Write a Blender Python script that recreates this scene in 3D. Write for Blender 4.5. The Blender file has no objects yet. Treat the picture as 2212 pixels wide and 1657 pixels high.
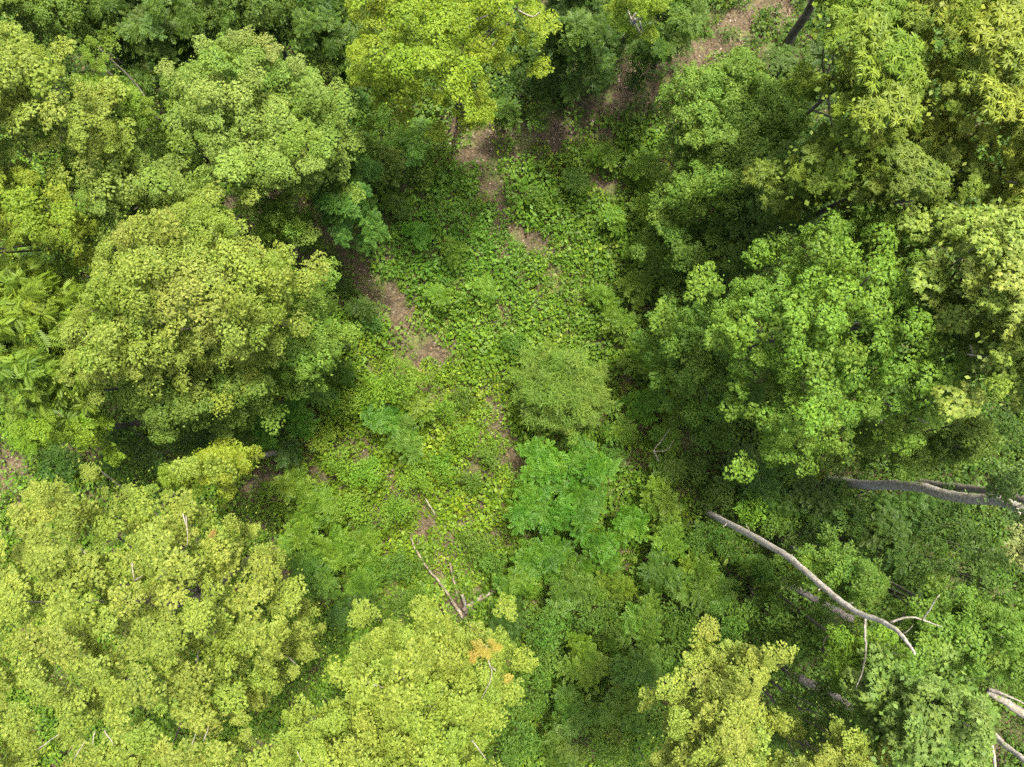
import bpy, math, random
import numpy as np
from mathutils import Vector, Matrix

SC = bpy.context.scene
C = SC.collection
rng = np.random.default_rng(7)
random.seed(7)

# ------------------------------------------------------------------ camera, sky, sun, exposure
H = 40.0                       # flying height of the camera above the ground, metres
FPX = 1475.0                   # focal length in pixels of a 2212 x 1657 picture
UC, VC = 1106.0, 828.5
cam_d = bpy.data.cameras.new('camera')
cam_d.lens = 24.0
cam_d.sensor_width = 36.0
cam_d.clip_start = 0.1
cam_d.clip_end = 2000.0
cam = bpy.data.objects.new('camera', cam_d)
cam.location = (0, 0, H)
cam.rotation_euler = (0, 0, 0)
C.objects.link(cam)
SC.camera = cam

SUN_EL, SUN_ROT = math.radians(68), math.radians(22)
world = bpy.data.worlds.new('World')
SC.world = world
world.use_nodes = True
wn = world.node_tree
sky = wn.nodes.new('ShaderNodeTexSky')
sky.sky_type = 'NISHITA'
sky.sun_disc = False
sky.sun_elevation = SUN_EL
sky.sun_rotation = SUN_ROT
sky.air_density = 0.7
sky.ozone_density = 0.3
sky.dust_density = 8.0
bg = wn.nodes['Background']
bg.inputs['Strength'].default_value = 0.15
wn.links.new(sky.outputs[0], bg.inputs['Color'])

sun_d = bpy.data.lights.new('sun', 'SUN')
sun_d.energy = 3.1
sun_d.angle = math.radians(4.0)
sun_d.color = (1.0, 0.93, 0.78)
sun = bpy.data.objects.new('sun', sun_d)
to_sun = Vector((math.sin(SUN_ROT) * math.cos(SUN_EL), math.cos(SUN_ROT) * math.cos(SUN_EL), math.sin(SUN_EL)))
sun.rotation_euler = to_sun.to_track_quat('Z', 'Y').to_euler()
sun.location = to_sun * 80
C.objects.link(sun)

SC.view_settings.view_transform = 'Standard'
SC.view_settings.look = 'None'
SC.view_settings.gamma = 1.0
SC.view_settings.exposure = 1.70
SC.view_settings.use_curve_mapping = False
SC.cycles.max_bounces = 6
SC.cycles.diffuse_bounces = 4
SC.cycles.glossy_bounces = 1
SC.cycles.transmission_bounces = 4
SC.cycles.use_denoising = False
SC.cycles.caustics_reflective = False
SC.cycles.caustics_refractive = False


def at(u, v, z):
    """The point at height z that the photograph shows at pixel (u, v) of 2212 x 1657."""
    k = (H - z) / FPX
    return np.array([(u - UC) * k, -(v - VC) * k, z])


# ------------------------------------------------------------------ materials
def mat_new(name):
    m = bpy.data.materials.new(name)
    m.use_nodes = True
    nt = m.node_tree
    nt.nodes.clear()
    return m, nt


def nd(nt, kind, **kw):
    n = nt.nodes.new(kind)
    for k, v in kw.items():
        setattr(n, k, v)
    return n


def leaf_material(name, use_attr_color):
    """Leaf: diffuse + translucent + a soft sheen. Its colour is the thing's own, with leaf to leaf and clump to clump variety."""
    m, nt = mat_new(name)
    L = nt.links.new
    out = nd(nt, 'ShaderNodeOutputMaterial')
    if use_attr_color:
        col = nd(nt, 'ShaderNodeAttribute', attribute_name='plant_color').outputs['Color']
        rnd = None
    else:
        oi = nd(nt, 'ShaderNodeObjectInfo')
        col, rnd = oi.outputs['Color'], oi.outputs['Random']
    tone = nd(nt, 'ShaderNodeAttribute', attribute_name='leaf_tone').outputs['Fac']
    hsv = nd(nt, 'ShaderNodeHueSaturation')
    mr = nd(nt, 'ShaderNodeMapRange')
    L(tone, mr.inputs['Value'])
    mr.inputs['To Min'].default_value = 0.72
    mr.inputs['To Max'].default_value = 1.28
    hm = nd(nt, 'ShaderNodeMapRange')
    L(tone, hm.inputs['Value'])
    hm.inputs['To Min'].default_value = 0.512
    hm.inputs['To Max'].default_value = 0.488
    if rnd is not None:
        m2 = nd(nt, 'ShaderNodeMapRange')
        L(rnd, m2.inputs['Value'])
        m2.inputs['To Min'].default_value = 0.92
        m2.inputs['To Max'].default_value = 1.08
        mu = nd(nt, 'ShaderNodeMath', operation='MULTIPLY')
        L(mr.outputs[0], mu.inputs[0])
        L(m2.outputs[0], mu.inputs[1])
        L(mu.outputs[0], hsv.inputs['Value'])
        w = nd(nt, 'ShaderNodeMath', operation='MULTIPLY')
        L(rnd, w.inputs[0])
        w.inputs[1].default_value = 7.31
        fr = nd(nt, 'ShaderNodeMath', operation='FRACT')
        L(w.outputs[0], fr.inputs[0])
        h2 = nd(nt, 'ShaderNodeMapRange')
        L(fr.outputs[0], h2.inputs['Value'])
        h2.inputs['To Min'].default_value = -0.004
        h2.inputs['To Max'].default_value = 0.004
        ad = nd(nt, 'ShaderNodeMath', operation='ADD')
        L(hm.outputs[0], ad.inputs[0])
        L(h2.outputs[0], ad.inputs[1])
        L(ad.outputs[0], hsv.inputs['Hue'])
    else:
        L(mr.outputs[0], hsv.inputs['Value'])
        L(hm.outputs[0], hsv.inputs['Hue'])
    L(col, hsv.inputs['Color'])
    bs = nd(nt, 'ShaderNodeBsdfPrincipled')
    bs.inputs['Roughness'].default_value = 0.5
    bs.inputs['Specular IOR Level'].default_value = 0.16
    L(hsv.outputs[0], bs.inputs['Base Color'])
    tr = nd(nt, 'ShaderNodeBsdfTranslucent')
    mx = nd(nt, 'ShaderNodeMix', data_type='RGBA', blend_type='MULTIPLY')
    mx.inputs['Factor'].default_value = 1.0
    L(hsv.outputs[0], mx.inputs[6])
    mx.inputs[7].default_value = (1.25, 1.3, 0.55, 1)
    L(mx.outputs[2], tr.inputs['Color'])
    ms = nd(nt, 'ShaderNodeMixShader')
    ms.inputs[0].default_value = 0.38
    L(bs.outputs[0], ms.inputs[1])
    L(tr.outputs[0], ms.inputs[2])
    L(ms.outputs[0], out.inputs['Surface'])
    return m


M_LEAF = leaf_material('leaf', False)
M_HERB = leaf_material('herb_leaf', True)


def bark_material(name, c1, c2, c3, scale=6.0):
    m, nt = mat_new(name)
    L = nt.links.new
    out = nd(nt, 'ShaderNodeOutputMaterial')
    bs = nd(nt, 'ShaderNodeBsdfPrincipled')
    bs.inputs['Roughness'].default_value = 0.85
    bs.inputs['Specular IOR Level'].default_value = 0.2
    tc = nd(nt, 'ShaderNodeTexCoord')
    n1 = nd(nt, 'ShaderNodeTexNoise')
    n1.inputs['Scale'].default_value = scale
    n1.inputs['Detail'].default_value = 8
    n1.inputs['Roughness'].default_value = 0.7
    L(tc.outputs['Object'], n1.inputs['Vector'])
    r1 = nd(nt, 'ShaderNodeValToRGB')
    e = r1.color_ramp.elements
    e[0].position, e[0].color = 0.40, (*c1, 1)
    e[1].position, e[1].color = 0.62, (*c2, 1)
    L(n1.outputs['Fac'], r1.inputs[0])
    n2 = nd(nt, 'ShaderNodeTexNoise')
    n2.inputs['Scale'].default_value = scale * 0.35
    n2.inputs['Detail'].default_value = 4
    L(tc.outputs['Object'], n2.inputs['Vector'])
    r2 = nd(nt, 'ShaderNodeValToRGB')
    r2.color_ramp.elements[0].position = 0.52
    r2.color_ramp.elements[1].position = 0.66
    L(n2.outputs['Fac'], r2.inputs[0])
    mx = nd(nt, 'ShaderNodeMix', data_type='RGBA')
    L(r2.outputs[0], mx.inputs[0])
    L(r1.outputs[0], mx.inputs[6])
    mx.inputs[7].default_value = (*c3, 1)
    L(mx.outputs[2], bs.inputs['Base Color'])
    bp = nd(nt, 'ShaderNodeBump')
    bp.inputs['Strength'].default_value = 0.7
    bp.inputs['Distance'].default_value = 0.03
    L(n1.outputs['Fac'], bp.inputs['Height'])
    L(bp.outputs[0], bs.inputs['Normal'])
    L(bs.outputs[0], out.inputs['Surface'])
    return m


M_BARK = bark_material('grey_bark', (0.05, 0.047, 0.038), (0.14, 0.13, 0.105), (0.09, 0.085, 0.06))
M_PALE = bark_material('pale_bark', (0.19, 0.18, 0.155), (0.46, 0.44, 0.39), (0.28, 0.255, 0.205), 9.0)
M_DEAD = bark_material('weathered_branch', (0.09, 0.085, 0.07), (0.25, 0.235, 0.195), (0.15, 0.135, 0.10), 10.0)
M_TWIG = bark_material('bleached_twig', (0.12, 0.11, 0.085), (0.25, 0.235, 0.19), (0.18, 0.155, 0.12), 12.0)
M_ROT = bark_material('rotten_wood', (0.05, 0.042, 0.032), (0.17, 0.14, 0.105), (0.24, 0.205, 0.155), 7.0)


def ground_material():
    """Leaf litter and bare soil with mossy, grassy patches."""
    m, nt = mat_new('forest_floor')
    L = nt.links.new
    out = nd(nt, 'ShaderNodeOutputMaterial')
    bs = nd(nt, 'ShaderNodeBsdfPrincipled')
    bs.inputs['Roughness'].default_value = 0.95
    bs.inputs['Specular IOR Level'].default_value = 0.1
    tc = nd(nt, 'ShaderNodeTexCoord')

    def noise(s, d, r=0.6):
        n = nd(nt, 'ShaderNodeTexNoise')
        n.inputs['Scale'].default_value = s
        n.inputs['Detail'].default_value = d
        n.inputs['Roughness'].default_value = r
        L(tc.outputs['Object'], n.inputs['Vector'])
        return n.outputs['Fac']

    def ramp(src, stops):
        r = nd(nt, 'ShaderNodeValToRGB')
        el = r.color_ramp.elements
        while len(el) < len(stops):
            el.new(0.5)
        for e, (p, c) in zip(el, stops):
            e.position = p
            e.color = (*c, 1)
        L(src, r.inputs[0])
        return r.outputs[0]
    litter = ramp(noise(5.5, 9, 0.75), [(0.30, (0.020, 0.018, 0.011)), (0.46, (0.054, 0.046, 0.030)), (0.58, (0.094, 0.079, 0.053)), (0.74, (0.18, 0.155, 0.112))])
    broad = ramp(noise(0.45, 4), [(0.35, (0.72, 0.70, 0.66)), (0.65, (1.15, 1.05, 0.98))])
    mx = nd(nt, 'ShaderNodeMix', data_type='RGBA', blend_type='MULTIPLY')
    mx.inputs[0].default_value = 1.0
    L(litter, mx.inputs[6])
    L(broad, mx.inputs[7])
    moss = ramp(noise(8.0, 6), [(0.3, (0.035, 0.06, 0.015)), (0.6, (0.10, 0.12, 0.035))])
    mask = nd(nt, 'ShaderNodeMath', operation='ADD')
    L(noise(0.55, 6, 0.65), mask.inputs[0])
    mask.inputs[1].default_value = 0.0
    mk = ramp(mask.outputs[0], [(0.50, (0, 0, 0)), (0.60, (0.85, 0.85, 0.85))])
    m2 = nd(nt, 'ShaderNodeMix', data_type='RGBA')
    L(mk, m2.inputs[0])
    L(mx.outputs[2], m2.inputs[6])
    L(moss, m2.inputs[7])
    L(m2.outputs[2], bs.inputs['Base Color'])
    bp = nd(nt, 'ShaderNodeBump')
    bp.inputs['Strength'].default_value = 0.8
    bp.inputs['Distance'].default_value = 0.06
    L(noise(9.0, 8, 0.7), bp.inputs['Height'])
    L(bp.outputs[0], bs.inputs['Normal'])
    L(bs.outputs[0], out.inputs['Surface'])
    return m


M_GROUND = ground_material()


# ------------------------------------------------------------------ mesh helpers
def mesh_from(name, verts, tris, tone=None, color=None, mats=(), smooth=False):
    me = bpy.data.meshes.new(name)
    verts = np.asarray(verts, np.float32)
    tris = np.asarray(tris, np.int32)
    me.vertices.add(len(verts))
    me.vertices.foreach_set('co', verts.ravel())
    me.loops.add(tris.size)
    me.loops.foreach_set('vertex_index', tris.ravel())
    me.polygons.add(len(tris))
    k = tris.shape[1]
    me.polygons.foreach_set('loop_start', np.arange(0, tris.size, k, dtype=np.int32))
    me.polygons.foreach_set('loop_total', np.full(len(tris), k, np.int32))
    me.polygons.foreach_set('use_smooth', np.full(len(tris), smooth, bool))
    if tone is not None:
        a = me.attributes.new('leaf_tone', 'FLOAT', 'POINT')
        a.data.foreach_set('value', np.asarray(tone, np.float32))
    if color is not None:
        a = me.attributes.new('plant_color', 'FLOAT_COLOR', 'POINT')
        c4 = np.ones((len(verts), 4), np.float32)
        c4[:, :3] = color
        a.data.foreach_set('color', c4.ravel())
    for m in mats:
        me.materials.append(m)
    me.update(calc_edges=True)
    return me


def link(name, me, parent=None, loc=(0, 0, 0)):
    o = bpy.data.objects.new(name, me)
    C.objects.link(o)
    o.location = loc
    if parent is not None:
        o.parent = parent
    return o


def tag(o, label=None, cat=None, group=None, kind=None):
    for k, v in (('label', label), ('category', cat), ('group', group), ('kind', kind)):
        if v:
            o[k] = v
    return o


def tube(points, radii, sides=8, rough=0.0, seed=0):
    """A bent, tapering, closed round timber through the points."""
    r_ = np.random.default_rng(seed)
    P = [np.asarray(p, float) for p in points]
    n = len(P)
    V, F = [], []
    prev = None
    for i in range(n):
        t = P[min(i + 1, n - 1)] - P[max(i - 1, 0)]
        t /= np.linalg.norm(t) + 1e-9
        ref = np.array([1.0, 0, 0]) if abs(t[0]) < 0.8 else np.array([0, 1.0, 0])
        if prev is None:
            a = np.cross(t, ref)
        else:
            a = prev - t * np.dot(prev, t)
        a /= np.linalg.norm(a) + 1e-9
        prev = a
        b = np.cross(t, a)
        for k in range(sides):
            th = 2 * math.pi * k / sides
            rr = radii[i] * (1 + rough * (r_.random() - 0.5))
            V.append(P[i] + rr * (math.cos(th) * a + math.sin(th) * b))
    for i in range(n - 1):
        for k in range(sides):
            p, q = i * sides + k, i * sides + (k + 1) % sides
            F.append((p, q, q + sides))
            F.append((p, q + sides, p + sides))
    V.append(P[0])
    V.append(P[-1])
    for k in range(sides):
        F.append((len(V) - 2, (k + 1) % sides, k))
        F.append((len(V) - 1, (n - 1) * sides + k, (n - 1) * sides + (k + 1) % sides))
    return np.array(V), np.array(F)


def curve_pts(pts, sub=6, wob=0.0, seed=0):
    """A Catmull-Rom run through a few points."""
    r_ = np.random.default_rng(seed)
    P = [np.asarray(p, float) for p in pts]
    P = [2 * P[0] - P[1]] + P + [2 * P[-1] - P[-2]]
    out = []
    for i in range(1, len(P) - 2):
        for s in range(sub):
            t = s / sub
            a, b, c, d = P[i - 1], P[i], P[i + 1], P[i + 2]
            q = 0.5 * ((2 * b) + (-a + c) * t + (2 * a - 5 * b + 4 * c - d) * t * t + (-a + 3 * b - 3 * c + d) * t ** 3)
            out.append(q + (r_.random(3) - 0.5) * wob)
    out.append(P[-2])
    return out


def timber(name, pts, r0, r1, mat, parent=None, loc=(0, 0, 0), sides=9, sub=5, wob=0.02, seed=0, flare=0.0):
    cp = curve_pts(pts, sub, wob, seed)
    n = len(cp)
    rad = [(r0 + (r1 - r0) * i / (n - 1)) * (1 + flare * math.exp(-i * 1.2)) for i in range(n)]
    V, F = tube(cp, rad, sides, 0.22, seed)
    me = mesh_from(name, V - np.asarray(loc), F, mats=(mat,), smooth=True)
    return link(name, me, parent, (0, 0, 0) if parent is not None else loc)


# ------------------------------------------------------------------ leaves
def t_maple():
    o = [(0, 0), (0.06, 0.30), (0.26, 0.22), (0.50, 0.50), (0.60, 0.20), (1.0, 0)]
    out = o + [(x, -y) for x, y in o[-2:0:-1]]
    V = [(0.38, 0, 0.05)] + [(x, y, -0.22 * y * y - 0.10 * x * x) for x, y in out]
    n = len(out)
    F = [(0, 1 + (i + 1) % n, 1 + i) for i in range(n)]
    return np.array(V), np.array(F)


def t_oval(w=0.28, droop=0.18):
    V = [(0, 0, 0), (0.28, w * 0.85, -0.02), (0.66, w * 0.8, -0.07), (1, 0, -droop), (0.66, -w * 0.8, -0.07), (0.28, -w * 0.85, -0.02), (0.45, 0, 0.03)]
    F = [(6, i + 1 if i < 5 else 0, i) for i in range(6)]
    return np.array(V), np.array(F)


def t_lance():
    V = [(0, 0, 0), (0.35, 0.11, 0.0), (0.35, -0.11, 0.0), (0.7, 0.09, -0.10), (0.7, -0.09, -0.10), (1, 0, -0.30)]
    F = [(0, 2, 1), (1, 2, 4), (1, 4, 3), (3, 4, 5)]
    return np.array(V), np.array(F)


def t_diamond(w=0.3):
    V = [(0, 0, 0), (0.5, w, -0.06), (1, 0, -0.10), (0.5, -w, -0.06)]
    return np.array(V), np.array([(0, 2, 1), (0, 3, 2)])


def t_frond(pairs, leaflet, lw, droop, tip=True, spread=0.9):
    """A compound leaf: paired leaflets along a drooping stalk."""
    dv, df = t_diamond(lw)
    V, F = [], []

    def put(x, ang, s):
        z0 = -droop * x * x
        c, sn = math.cos(ang), math.sin(ang)
        b = len(V)
        for p in dv:
            V.append((x + s * (p[0] * c - p[1] * sn), s * (p[0] * sn + p[1] * c), z0 + s * (p[2] - 0.25 * p[0] * abs(sn))))
        F.extend(tuple(i + b for i in f) for f in df)
    for i in range(pairs):
        x = 0.22 + 0.70 * i / max(1, pairs - 1)
        s = leaflet * math.sin(math.pi * (0.25 + 0.6 * i / pairs))
        put(x, spread, s)
        put(x, -spread, s)
    if tip:
        put(0.92, 0, leaflet)
    b = len(V)                      # the stalk
    V += [(0, 0.008, 0), (0, -0.008, 0), (0.95, 0, -droop * 0.9)]
    F.append((b, b + 1, b + 2))
    return np.array(V, float), np.array(F)


def place(tmpl, pos, yaw, pitch, roll, size, r_, tones=None):
    """Many copies of one leaf; pitch > 0 points the tip down."""
    V, F = tmpl
    n = len(pos)
    cy, sy, cp, sp, cr, sr = np.cos(yaw), np.sin(yaw), np.cos(pitch), np.sin(pitch), np.cos(roll), np.sin(roll)
    f = np.stack([cy * cp, sy * cp, -sp], 1)
    s = np.stack([-sy, cy, 0 * cy], 1)
    u = np.cross(f, s)
    s2 = s * cr[:, None] + u * sr[:, None]
    u2 = u * cr[:, None] - s * sr[:, None]
    R = np.stack([f, s2, u2], 2)                                   # columns
    W = np.einsum('nij,vj->nvi', R, V) * size[:, None, None] + pos[:, None, :]
    nv = len(V)
    T = (F[None] + (np.arange(n) * nv)[:, None, None]).reshape(-1, 3)
    tn = np.repeat(r_.random(n) if tones is None else tones, nv)
    return W.reshape(-1, 3), T, tn


def join(parts):
    V, T, N, b = [], [], [], 0
    for v, t, n in parts:
        V.append(v)
        T.append(t + b)
        N.append(n)
        b += len(v)
    return np.concatenate(V), np.concatenate(T), np.concatenate(N)


MAPLE, OVAL, LANCE = t_maple(), t_oval(), t_lance()
BROAD, DIAM = t_oval(0.36, 0.14), t_diamond(0.34)
PINN = t_frond(4, 0.42, 0.24, 0.22)
PALM = t_frond(9, 0.34, 0.15, 0.45, spread=1.15)
FINE = t_frond(8, 0.20, 0.20, 0.45, spread=0.7)


def spray_clump(seed, tmpl, size, K, n_each, flat, spray_r=0.42, pitch=(0.1, 0.75)):
    """Unit-radius pad of overlapping leafy sprays, leaves shingled outwards."""
    r_ = np.random.default_rng(seed)
    parts = []
    for k in range(K):
        a = k * 2.399 + r_.random() * 0.7
        rad = 0.80 * math.sqrt((k + 0.3) / K)
        ctr = np.array([rad * math.cos(a), rad * math.sin(a), flat * math.sqrt(max(0, 1 - rad * rad)) + 0.16 * (r_.random() - 0.5)])
        n = int(n_each * (0.7 + 0.6 * r_.random()))
        q = np.sqrt(r_.random(n))
        th = r_.random(n) * 2 * np.pi
        sr = spray_r * (0.75 + 0.5 * r_.random())
        pos = np.stack([q * sr * np.cos(th), q * sr * np.sin(th), -0.55 * sr * q * q + 0.10 * (r_.random(n) - 0.5)], 1) + ctr
        yaw = th + r_.normal(0, 0.6, n)
        pt = pitch[0] + (pitch[1] - pitch[0]) * q + r_.normal(0, 0.22, n)
        parts.append(place(tmpl, pos, yaw, pt, r_.normal(0, 0.28, n), size * (0.7 + 0.6 * r_.random(n)), r_))
    return join(parts)


def rosette_clump(seed, tmpl, size, K, n_each, flat, pitch=(-0.25, 0.9)):
    """Unit-radius pad made of star-like tufts of long or compound leaves."""
    r_ = np.random.default_rng(seed)
    parts = []
    for k in range(K):
        a = k * 2.399 + r_.random() * 0.8
        rad = (0.78 * math.sqrt((k + 0.3) / K)) if K > 1 else 0.0
        ctr = np.array([rad * math.cos(a), rad * math.sin(a), flat * math.sqrt(max(0, 1 - rad * rad)) + 0.25 * (r_.random() - 0.5)])
        n = max(5, int(n_each * (0.75 + 0.5 * r_.random())))
        yaw = np.arange(n) * 2.399 + r_.normal(0, 0.25, n)
        q = np.arange(n) / n
        pt = pitch[0] + (pitch[1] - pitch[0]) * q + r_.normal(0, 0.18, n)
        pos = np.tile(ctr, (n, 1)) - np.stack([0 * q, 0 * q, 0.25 * size * q], 1)
        tone = np.clip(0.5 + r_.normal(0, 0.16) + r_.normal(0, 0.18, n), 0, 1)
        parts.append(place(tmpl, pos, yaw, pt, r_.normal(0, 0.3, n), size * (0.7 + 0.5 * r_.random(n)), r_, tone))
    return join(parts)


SPECIES = {
    'maple': dict(R=0.62, n=8, f=lambda s: spray_clump(s, MAPLE, 0.150, 9, 62, 0.42, 0.36)),
    'round': dict(R=0.62, n=8, f=lambda s: spray_clump(s, MAPLE, 0.185, 9, 44, 0.62, 0.36, (0.0, 1.0))),
    'big': dict(R=0.62, n=6, f=lambda s: spray_clump(s, MAPLE, 0.29, 9, 24, 0.55, 0.38, (0.0, 0.9))),
    'broad': dict(R=0.60, n=8, f=lambda s: spray_clump(s, BROAD, 0.175, 9, 42, 0.42, 0.38)),
    'long': dict(R=0.80, n=7, f=lambda s: rosette_clump(s, LANCE, 0.27, 26, 40, 0.55, (-0.3, 1.1))),
    'pinnate': dict(R=0.72, n=7, f=lambda s: rosette_clump(s, PINN, 0.50, 9, 10, 0.55, (-0.25, 0.8))),
    'palm': dict(R=0.95, n=4, f=lambda s: rosette_clump(s, PALM, 0.80, 2, 13, 0.2, (-0.1, 0.75))),
    'fine': dict(R=0.70, n=8, f=lambda s: rosette_clump(s, FINE, 0.55, 9, 9, 0.6, (-0.7, 0.7))),
    'under': dict(R=0.72, n=8, f=lambda s: spray_clump(s, OVAL, 0.19, 9, 30, 0.45, 0.36)),
}
CLUMPS, LOOSE = {}, {}
for si, (nm, sp) in enumerate(SPECIES.items()):
    CLUMPS[nm] = []
    for k in range(sp['n']):
        V, T, N = sp['f'](100 * si + k)
        CLUMPS[nm].append(mesh_from('leaf_clump', V, T, tone=N, mats=(M_LEAF,)))
LEAF_OF = {'maple': (MAPLE, 0.095), 'round': (MAPLE, 0.115), 'big': (MAPLE, 0.18), 'broad': (BROAD, 0.11), 'long': (LANCE, 0.2), 'pinnate': (PINN, 0.36),
           'palm': (PALM, 0.7), 'fine': (FINE, 0.42), 'under': (OVAL, 0.14)}


def add_clump(parent, base, p, sp, R, col, r_, tilt=0.25, lean=None):
    o = bpy.data.objects.new('bough_foliage', CLUMPS[sp][int(r_.integers(len(CLUMPS[sp])))])
    C.objects.link(o)
    o.parent = parent
    o.location = tuple(np.asarray(p) - base)
    ax = r_.normal(0, tilt, 2)
    if lean is not None:
        ax = ax + lean
    o.rotation_euler = (ax[0], ax[1], r_.random() * 6.283)
    s = R * (0.78 + 0.36 * r_.random())
    o.scale = (s, s * (0.9 + 0.2 * r_.random()), s * (0.8 + 0.4 * r_.random()))
    j = 1 + r_.normal(0, 0.025, 3)
    o.color = (*(np.clip(np.asarray(col) * j, 0, 1)), 1)
    return o


def loose_leaves(name, pts, sp, r_, per=14, spread=0.75, size_k=1.0):
    """The leaves and twig tips between the pads."""
    tm, sz = LEAF_OF[sp]
    tm = DIAM if sp not in ('pinnate', 'palm', 'fine') else tm
    n = len(pts) * per
    P = np.repeat(np.asarray(pts), per, 0) + np.stack([r_.normal(0, spread, n), r_.normal(0, spread, n), r_.normal(-0.35, 0.25, n)], 1)
    V, T, N = place(tm, P, r_.random(n) * 6.283, r_.normal(0.3, 0.35, n), r_.normal(0, 0.35, n), sz * size_k * (0.7 + 0.6 * r_.random(n)), r_)
    return mesh_from(name, V, T, tone=N, mats=(M_LEAF,))


# ------------------------------------------------------------------ trees
def in_poly(u, v, poly):
    c = np.zeros(np.shape(u), bool)
    n = len(poly)
    for i in range(n):
        (x1, y1), (x2, y2) = poly[i], poly[(i + 1) % n]
        if y1 == y2:
            continue
        k = (y1 > v) != (y2 > v)
        c ^= k & (u < (x2 - x1) * (v - y1) / (y2 - y1) + x1)
    return c


def edge_dist(u, v, poly):
    d = np.full(np.shape(u), 1e9)
    n = len(poly)
    for i in range(n):
        (x1, y1), (x2, y2) = poly[i], poly[(i + 1) % n]
        dx, dy = x2 - x1, y2 - y1
        t = np.clip(((u - x1) * dx + (v - y1) * dy) / (dx * dx + dy * dy + 1e-9), 0, 1)
        d = np.minimum(d, np.hypot(u - x1 - t * dx, v - y1 - t * dy))
    return d


TREES = []      # root, label of landmark use


def tree(name, label, cat, poly, ztop, sp, cols, R=None, drop=None, base=None, gap=1.25, under=0.45, seed=1, limbs=6, bark=None, mix=0.18, group=None, trunk_r=0.2, inset=0.38, lobe=2.0, lobe_h=None):
    """A crown shell of leaf pads over the outline that the crown has from above, on a trunk with limbs."""
    r_ = np.random.default_rng(seed)
    R = R or SPECIES[sp]['R']
    bark = bark or M_BARK
    poly = [(float(a), float(b)) for a, b in poly]
    us, vs = np.array([p[0] for p in poly]), np.array([p[1] for p in poly])
    N = 9000
    u = us.min() + r_.random(N) * (us.max() - us.min())
    v = vs.min() + r_.random(N) * (vs.max() - vs.min())
    k = in_poly(u, v, poly)
    u, v = u[k], v[k]
    ed = edge_dist(u, v, poly)
    rpx = R * FPX / (H - ztop)
    k = ed > rpx * inset
    if k.sum() > 30:
        u, v, ed = u[k], v[k], ed[k]
    cu, cv = u.mean(), v.mean()
    rc = math.hypot(cu - UC, cv - VC) + 1e-6
    ru, rv = (cu - UC) / rc, (cv - VC) / rc
    size = 0.5 * math.hypot(us.max() - us.min(), vs.max() - vs.min()) / 1.3
    drop = drop if drop is not None else min(0.8 * size * (H - ztop) / FPX, ztop * 0.5)
    tr = np.clip(((u - cu) * ru + (v - cv) * rv) / size, -1, 1)
    q = np.clip(ed / (ed.max() + 1e-6), 0, 1)
    dome = np.sqrt(1 - (1 - q) ** 2)
    z = ztop - drop * (0.65 - 0.40 * tr) * (1 - dome) + r_.normal(0, 0.42, len(u)) - 0.35
    # lobes: the crown is gathered into boughs with hollows between them
    lob = []
    lobe_h = lobe_h if lobe_h is not None else (0.55 if sp == 'long' else 1.1)
    lr = R * lobe
    for i in range(len(u)):
        p = at(u[i], v[i], z[i])
        if all((w[0] - p[0]) ** 2 + (w[1] - p[1]) ** 2 > (lr * 1.15) ** 2 for w in lob):
            lob.append((p[0], p[1], r_.normal(0, 0.35)))
    lob = np.array(lob)
    W = np.stack([(u - UC) * (H - z) / FPX, -(v - VC) * (H - z) / FPX], 1)
    D = np.hypot(W[:, None, 0] - lob[None, :, 0], W[:, None, 1] - lob[None, :, 1])
    li = D.argmin(1)
    ld = D[np.arange(len(u)), li] / lr
    z = z + lob[li, 2] + lobe_h * (np.sqrt(np.clip(1 - (ld / 1.05) ** 2, 0, 1)) - 0.6)
    bu, bv = (base if base is not None else (UC + (cu - UC) * (H - ztop * 0.8) / H, VC + (cv - VC) * (H - ztop * 0.8) / H))
    B = at(bu, bv, 0.0)
    root = link(name, None, None, tuple(B))
    tag(root, label, cat, group)
    # pads, kept apart from each other
    kept, fit = [], []
    for i in range(len(u)):
        p = at(u[i], v[i], z[i])
        ok = True
        for w in kept:
            if (w[0] - p[0]) ** 2 + (w[1] - p[1]) ** 2 + 0.5 * (w[2] - p[2]) ** 2 < (gap * R * min(1.0, max(0.72, ed[i] / rpx))) ** 2:
                ok = False
                break
        if ok:
            kept.append(p)
            fit.append(min(1.0, max(0.38, ed[i] / rpx * 0.82)))
            if len(kept) > 205:
                break
    kept = np.array(kept)
    crown = link('crown', loose_leaves('crown', kept - B, sp, r_, per=3 if sp in ('pinnate', 'fine', 'palm') else 9, spread=R * 0.5), root)
    c1, c2 = np.array(cols[0]), np.array(cols[-1])
    crown.color = (*(0.5 * (c1 + c2)), 1)
    ctr = kept.mean(0)
    cr = np.abs(kept - ctr)[:, :2].max() + 0.1
    for p, ft in zip(kept, fit):
        f = np.clip(0.5 + 0.5 * math.sin(p[0] * 0.9 + seed) * math.cos(p[1] * 0.8 - seed) + r_.normal(0, mix), 0, 1)
        d = (p - ctr) / cr
        add_clump(crown, B, p, sp, R * ft, c1 + (c2 - c1) * f, r_, 0.18, np.array([-d[1], d[0]]) * 0.45)
    # deeper pads inside the crown
    nu = min(int(len(kept) * under), 280 - len(kept))
    for i in r_.choice(len(kept), nu, replace=False) if nu else []:
        p = kept[i] + np.array([r_.normal(0, R), r_.normal(0, R), -R * (1.6 + 1.8 * r_.random())])
        p[2] = max(p[2], 1.0)
        add_clump(crown, B, p, sp, R, 0.5 * (c1 + c2), r_, 0.25)
    # trunk and limbs
    top = np.array([ctr[0], ctr[1], max(1.0, ctr[2] - 0.35 * drop - 1.6)])
    mid = B * 0.45 + top * 0.55 + np.array([r_.normal(0, 0.12), r_.normal(0, 0.12), 0])
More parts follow.
